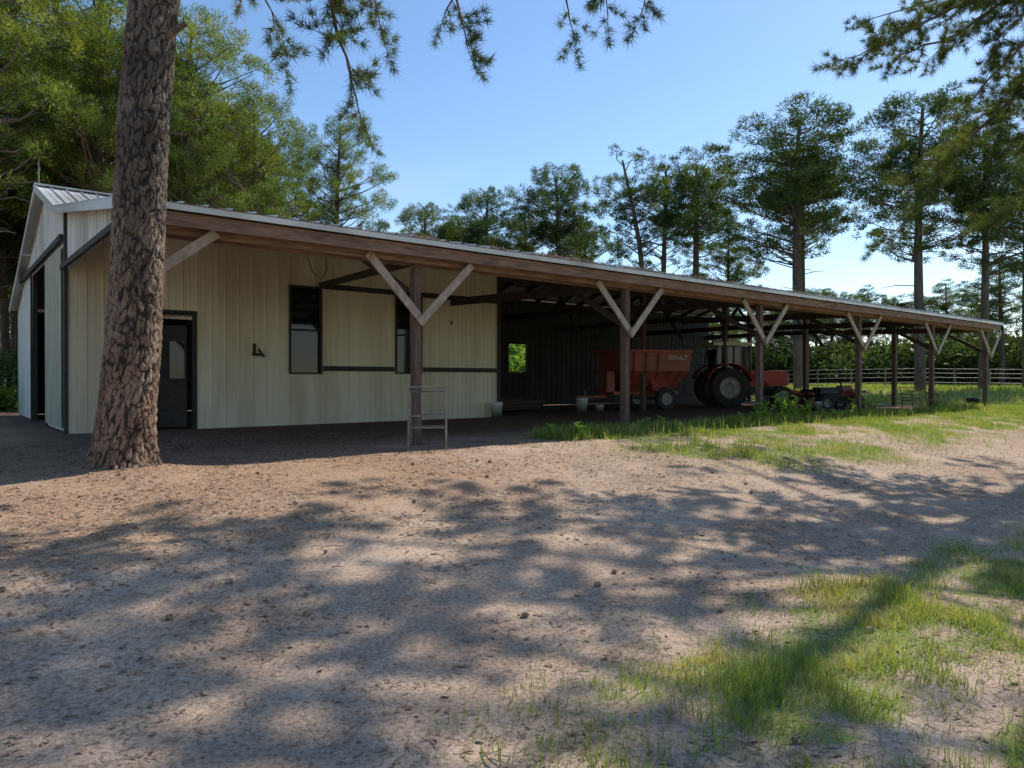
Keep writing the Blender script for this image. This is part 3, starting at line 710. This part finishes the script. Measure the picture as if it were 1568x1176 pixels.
class NB:
    def __init__(s,seed): s.mb=MB();s.c=[];s.d=[];s.pads=[];s.r=random.Random(seed);s.rs=seed
    def rv(s): return Vector((s.r.gauss(0,1),s.r.gauss(0,1),s.r.gauss(0,1))).normalized()
    def twig(s,p,d,l,r0):
        m=p+d*l*.5+s.rv()*l*.06;e=p+d*l+Vector((0,0,l*.12))+s.rv()*l*.06
        s.mb.tube([p,m,e],[r0,r0*.8,r0*.5],4,0,False)
        k=max(2,int(l/.09))
        for i in range(k):
            t=.25+.75*i/max(1,k-1);q=p.lerp(m,t*2) if t<.5 else m.lerp(e,t*2-1)
            s.c.append(tuple(q));s.d.append(tuple((e-p).normalized()*.8+Vector((0,0,.3))))
    def sub(s,p,d,l,r0,ts=.22):
        pts=[p];cur=p;dd=d.copy();n=4
        for i in range(n):
            dd=(dd+s.rv()*.22+Vector((0,0,.03))).normalized();cur=cur+dd*l/n;pts.append(cur)
        s.mb.tube(pts,[r0*(1-.7*i/n) for i in range(n+1)],5,0,False)
        k=max(2,int(l/ts))
        for i in range(k):
            t=.22+.78*(i+s.r.random()*.5)/k;f=min(t*n,n-.001);a=int(f);q=pts[a].lerp(pts[a+1],f-a)
            dr=(pts[a+1]-pts[a]).normalized();sd=s.rv();sd=(sd-dr*sd.dot(dr)).normalized()
            s.twig(q,(dr*.7+sd*.8).normalized(),s.r.uniform(.18,.38),r0*.35)
        s.twig(cur,dd,.3,r0*.3)
    def padsub(s,p,d,l,r0):
        e=p+d*l;m=p+d*l*.5+s.rv()*.1
        s.mb.tube([p,m,e],[r0,r0*.8,r0*.4],5,0,False)
        s.pads.append((tuple(e),s.r.uniform(.22,.5)))
        if l>.9: s.pads.append((tuple(m+s.rv()*.3),s.r.uniform(.18,.34)))
    def main(s,pts,r0,start=.3,step=.4,sl=(.6,1.4),ts=.22,pad=False):
        pts=[Vector(p) for p in pts];P=[]
        for i in range(len(pts)-1):
            for t in (0,.34,.67): P.append(pts[i].lerp(pts[i+1],t)+(s.rv()*.05 if t else Vector()))
        P.append(pts[-1]);n=len(P)
        s.mb.tube(P,[r0*(1-.8*i/(n-1)) for i in range(n)],7,0,False)
        tot=sum((P[i+1]-P[i]).length for i in range(n-1));k=max(1,int(tot*(1-start)/step))
        acc=0;targets=[tot*(start+(1-start)*(i+s.r.random()*.7)/k) for i in range(k)];ti=0
        for i in range(n-1):
            l=(P[i+1]-P[i]).length
            while ti<k and targets[ti]<=acc+l:
                q=P[i].lerp(P[i+1],(targets[ti]-acc)/l);dr=(P[i+1]-P[i]).normalized()
                sd=Vector((-dr.y,dr.x,s.r.uniform(-.4,.5)))*(1 if ti%2 else -1)
                if sd.length<.1: sd=s.rv()
                f=targets[ti]/tot
                dd=(dr*.6+sd.normalized()*.8+s.rv()*.3).normalized();ll=s.r.uniform(*sl)*(1.15-.5*f)
                if pad: s.padsub(q,dd,ll,r0*.28)
                else: s.sub(q,dd,ll,r0*.28,ts)
                ti+=1
            acc+=l
        if pad: s.padsub(P[-1],(P[-1]-P[-2]).normalized(),.3,r0*.2)
        else: s.sub(P[-1],(P[-1]-P[-2]).normalized(),.6,r0*.2,ts)
    def finish(s,nn=26,L=.17,w=.007):
        r=np.random.default_rng(s.rs)
        if s.c:
            c=np.repeat(np.array(s.c),nn,0);d=np.repeat(np.array(s.d),nn,0)
            dr=unit(d+unit(r.normal(size=d.shape))*.95);c=c+r.normal(size=c.shape)*.02
            s.mb.soup(c,dr,L*r.uniform(.7,1.15,len(c)),w,1,r)
        for (c,pr) in s.pads:
            n=int(850*(pr/.5)**2);q=unit(r.normal(size=(n,3)))*(r.random((n,1))**.5);q[:,2]*=.5
            sc=unit(r.normal(size=(9,3)))*.8;sc[:,2]*=.45;q=q*.30+sc[r.integers(0,9,n)]
            s.mb.soup(np.array(c)+q*pr,unit(unit(q)*.5+r.normal(size=(n,3))*.6),.15*r.uniform(.7,1.2,n),.019,1,r)

tree1=empty('pine_tree',(0,0,0))
mb=MB();nr_,ns=460,180;zs=np.linspace(-.25,7.0,nr_)
th=np.linspace(0,2*np.pi,ns,endpoint=False);V=[];CR=[]
def trunk_r(z): return float(np.interp(z,[-.25,0,.12,.35,.8,2.7,5.3,7,10,15],[.50,.43,.37,.32,.295,.27,.255,.235,.18,.05]))
def trunk_x(z): return TX+.075*z+.03*math.sin(z*1.1)
for z in zs:
    r0=trunk_r(z);cx=trunk_x(z);rag=max(0,1-z/.7)
    for t in th:
        c,s=math.cos(t),math.sin(t)
        rr=r0*(1+.07*rag*math.sin(t*5+1)+.05*rag*math.sin(t*8))
        px,py=cx+c*rr,TY+s*rr
        wv=noise.noise(Vector((px*7,py*7,z*4)))*1.3+noise.noise(Vector((px*20,py*20,z*10)))*.25
        dd,_=noise.voronoi(Vector((c*r0*18+wv,s*r0*18+wv,z*4.4+wv)))
        e=min(1,max(0,dd[1]-dd[0])*1.6)
        k=rr+min(e,.26)*.09-.016+.018*noise.noise(Vector((c*r0*34,s*r0*34,z*14)))
        V.append((cx+c*k,TY+s*k,z));CR.append(e)
i=np.arange(nr_-1)[:,None]*ns;k=np.arange(ns)[None,:];k2=(k+1)%ns
mb.add(V,quads=np.stack([i+k,i+k2,i+ns+k2,i+ns+k],-1).reshape(-1,4))
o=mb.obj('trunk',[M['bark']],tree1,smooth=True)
at=o.data.attributes.new('crack','FLOAT','POINT');at.data.foreach_set('value',np.array(CR,np.float32))
nb=NB(101)
nb.mb.tube([(trunk_x(z),TY,z) for z in np.linspace(6.9,15.5,9)],[trunk_r(z) for z in np.linspace(6.9,15.5,9)],14,0)
tx=trunk_x
nb.main([(tx(7.2),TY,7.2),(-3.2,8.7,7.5),(-2.5,9.0,6.9),(-2.25,9.0,5.7),(-2.0,9.0,4.75)],.06,.35,.2,(.35,.75),.13)
nb.main([(tx(7.6),TY,7.6),(-3.0,8.9,7.6),(-2.1,9.0,6.6),(-1.75,9.1,5.9)],.05,.4,.22,(.35,.6),.14)
nb.main([(tx(8),TY,8),(-2.2,9.2,8.1),(-1.0,9.5,7.2),(-.65,9.5,5.75)],.06,.4,.22,(.35,.65),.14)
nb.main([(tx(8.6),TY,8.6),(-1.2,9.8,8.8),(.4,10,7.6),(.75,10,6.35)],.07,.4,.22,(.4,.7),.14)
nb.main([(tx(8.9),TY,8.9),(-.5,10,8.9),(.9,10.3,7.9),(1.3,10.3,6.8)],.06,.45,.24,(.4,.7),.14)
nb.main([(tx(9.2),TY,9.2),(0,10.2,9.3),(1.6,10.5,8.1),(1.95,10.5,6.85)],.07,.45,.22,(.4,.7),.14)
nb.main([(tx(6.4),TY,6.4),(-3.5,8.9,6.3),(-3.0,9.2,5.65)],.035,.45,.2,(.25,.45),.14)
nb.main([(tx(6.6),TY,6.6),(-5.6,8.8,7.0),(-7.0,9.2,6.6)],.05,.3,.4,(.4,.9),.2)
for j in range(14):
    z=8.5+j*.45;a=j*2.4;l=random.uniform(2.5,4.2)*(1-.03*j)
    nb.main([(tx(z),TY,z),(tx(z)+math.cos(a)*l*.5,TY+math.sin(a)*l*.5,z+.4),(tx(z)+math.cos(a)*l,TY+math.sin(a)*l,z+.5)],.06,.3,.6,(.5,1.2),.28,pad=True)
nb.mb.tube([(tx(5.0)+.2,TY-.05,5.0),(tx(5)+.45,TY-.1,5.12)],[.05,.03],7,0)
nb.mb.tube([(tx(3.9)+.2,TY-.1,3.9),(tx(3.9)+.5,TY-.1,3.86)],[.02,.01],6,0)
nb.finish(44,.15,.009)
nb.mb.obj('crown',[M['bark_far'],M['needle_near']],tree1)

def near_tree(name,x,y,H,mains,seed,zs,L,azs=None,step=.5,n=24):
    e=empty(name);nb=NB(seed);r=random.Random(seed);g0=float(gz(x,y))
    nb.mb.tube([(x+.15*math.sin(z*.4),y,z) for z in np.linspace(g0-.2,H,14)],[.24*(1-t)**.7+.03 for t in np.linspace(0,1,14)],14,0)
    for m_ in mains: nb.main(m_,.055,.25,.2,(.4,.9),.13)
    for j in range(n):
        f=(j+r.random())/n;z=zs[0]+(zs[1]-zs[0])*f
        a=j*2.4+r.gauss(0,.3);l=r.uniform(*L)*(1-.42*f*f)
        if azs and r.random()<.55: a=r.uniform(*azs);l*=1.2
        nb.main([(x,y,z),(x+math.cos(a)*l*.5,y+math.sin(a)*l*.5,z+.5),(x+math.cos(a+.1)*l,y+math.sin(a+.1)*l,z+.6)],.06,.35,step,(.5,1.3),.3,pad=True)
    nb.finish(44,.17,.010)
    nb.mb.obj('trunk_and_crown',[M['bark_far'],M['needle_near']],e)
near_tree('pine_tree',12.6,12.4,18,[
 [(12.6,12.4,9.2),(10.2,12.8,8.7),(8.0,13,7.8),(6.4,13,7.0)],
 [(12.6,12.4,8.2),(11.5,13.5,7.6),(10,14,6.8),(8.6,14,5.4),(7.6,14,4.1)],
 [(12.6,12.4,7.5),(11,13.4,6.8),(9.8,14,5.6)],
 [(12.6,12.4,9.6),(10.5,14,9),(8.8,14.2,7.9),(7.8,14.2,7.5)],
 [(12.6,12.4,9.4),(10.5,12.6,8.6),(8.9,12.8,7.4)],
 [(12.6,12.4,8.9),(10.6,12.8,8.1),(9.3,13.1,7.2),(8.6,13.2,6.4)],
 [(12.6,12.4,8.8),(11.4,14.4,8.0),(10.2,15.5,6.6)],
 [(12.6,12.4,8.0),(11.2,13.2,7.6),(10.0,13.4,6.9)],
 [(12.6,12.4,7.0),(11.4,13.0,6.4),(10.2,13.6,5.0),(9.6,13.8,4.4)]],201,(9.8,17.5),(4.2,6.8),(2.3,4.0),.72,n=17)
near_tree('pine_tree',14.6,17.6,21,[],202,(10.5,20.5),(4.8,7.4),(2.6,3.8),.68,n=19)
near_tree('pine_tree',19,11,19,[],203,(9,18),(3.3,5.2),None,.8,n=9)

# ------------------------------------------------------------------ light, sky, camera
az=math.radians(43.8);el=math.radians(45)
Ld=Vector((math.sin(az)*math.cos(el),math.cos(az)*math.cos(el),math.sin(el)))
sl=bpy.data.lights.new('sun','SUN');sl.energy=5.0;sl.angle=math.radians(.4);sl.color=(1,.95,.87)
so=bpy.data.objects.new('sun',sl);scene.collection.objects.link(so);so.rotation_euler=Ld.to_track_quat('Z','Y').to_euler();so.location=Ld*60
w=bpy.data.worlds.new('World');scene.world=w;w.use_nodes=True;nt=w.node_tree;nt.nodes.clear()
sky=nt.nodes.new('ShaderNodeTexSky');sky.sky_type='NISHITA';sky.sun_disc=False;sky.sun_elevation=el;sky.sun_rotation=az
sky.altitude=0;sky.air_density=1.0;sky.dust_density=.2;sky.ozone_density=2.6
hs=nt.nodes.new('ShaderNodeHueSaturation');hs.inputs['Saturation'].default_value=1.08;hs.inputs['Value'].default_value=1.2
nt.links.new(sky.outputs[0],hs.inputs['Color'])
tc=nt.nodes.new('ShaderNodeTexCoord');mp=nt.nodes.new('ShaderNodeMapping');mp.inputs['Scale'].default_value=(1,1,3.2);nt.links.new(tc.outputs['Generated'],mp.inputs[0])
cn=N(nt,'ShaderNodeTexNoise',Scale=3.2,Detail=7,Roughness=.6);nt.links.new(mp.outputs[0],cn.inputs['Vector'])
cr=ramp(nt,cn.outputs[0],[(.52,(0,0,0)),(.72,(.75,.75,.75))])
sx=nt.nodes.new('ShaderNodeSeparateXYZ');nt.links.new(tc.outputs['Generated'],sx.inputs[0])
lo=ramp(nt,sx.outputs[2],[(.02,(1,1,1)),(.32,(0,0,0))])
fac=mixc(nt,1.0,cr.outputs[0],lo.outputs[0],'MULTIPLY')
skc=mixc(nt,fac,hs.outputs[0],(6.2,6.4,6.7))
bg=nt.nodes.new('ShaderNodeBackground');bg.inputs[1].default_value=.15;o=nt.nodes.new('ShaderNodeOutputWorld')
nt.links.new(skc,bg.inputs[0]);nt.links.new(bg.outputs[0],o.inputs[0])
cam=bpy.data.cameras.new('camera');cam.sensor_width=36;cam.lens=25.25;cam.clip_end=3000;cam.clip_start=.05
co=bpy.data.objects.new('camera',cam);scene.collection.objects.link(co);co.location=(0,0,1.05);co.rotation_euler=(math.radians(90-.26),0,0)
scene.camera=co
scene.view_settings.view_transform='Standard';scene.view_settings.look='None';scene.view_settings.exposure=0
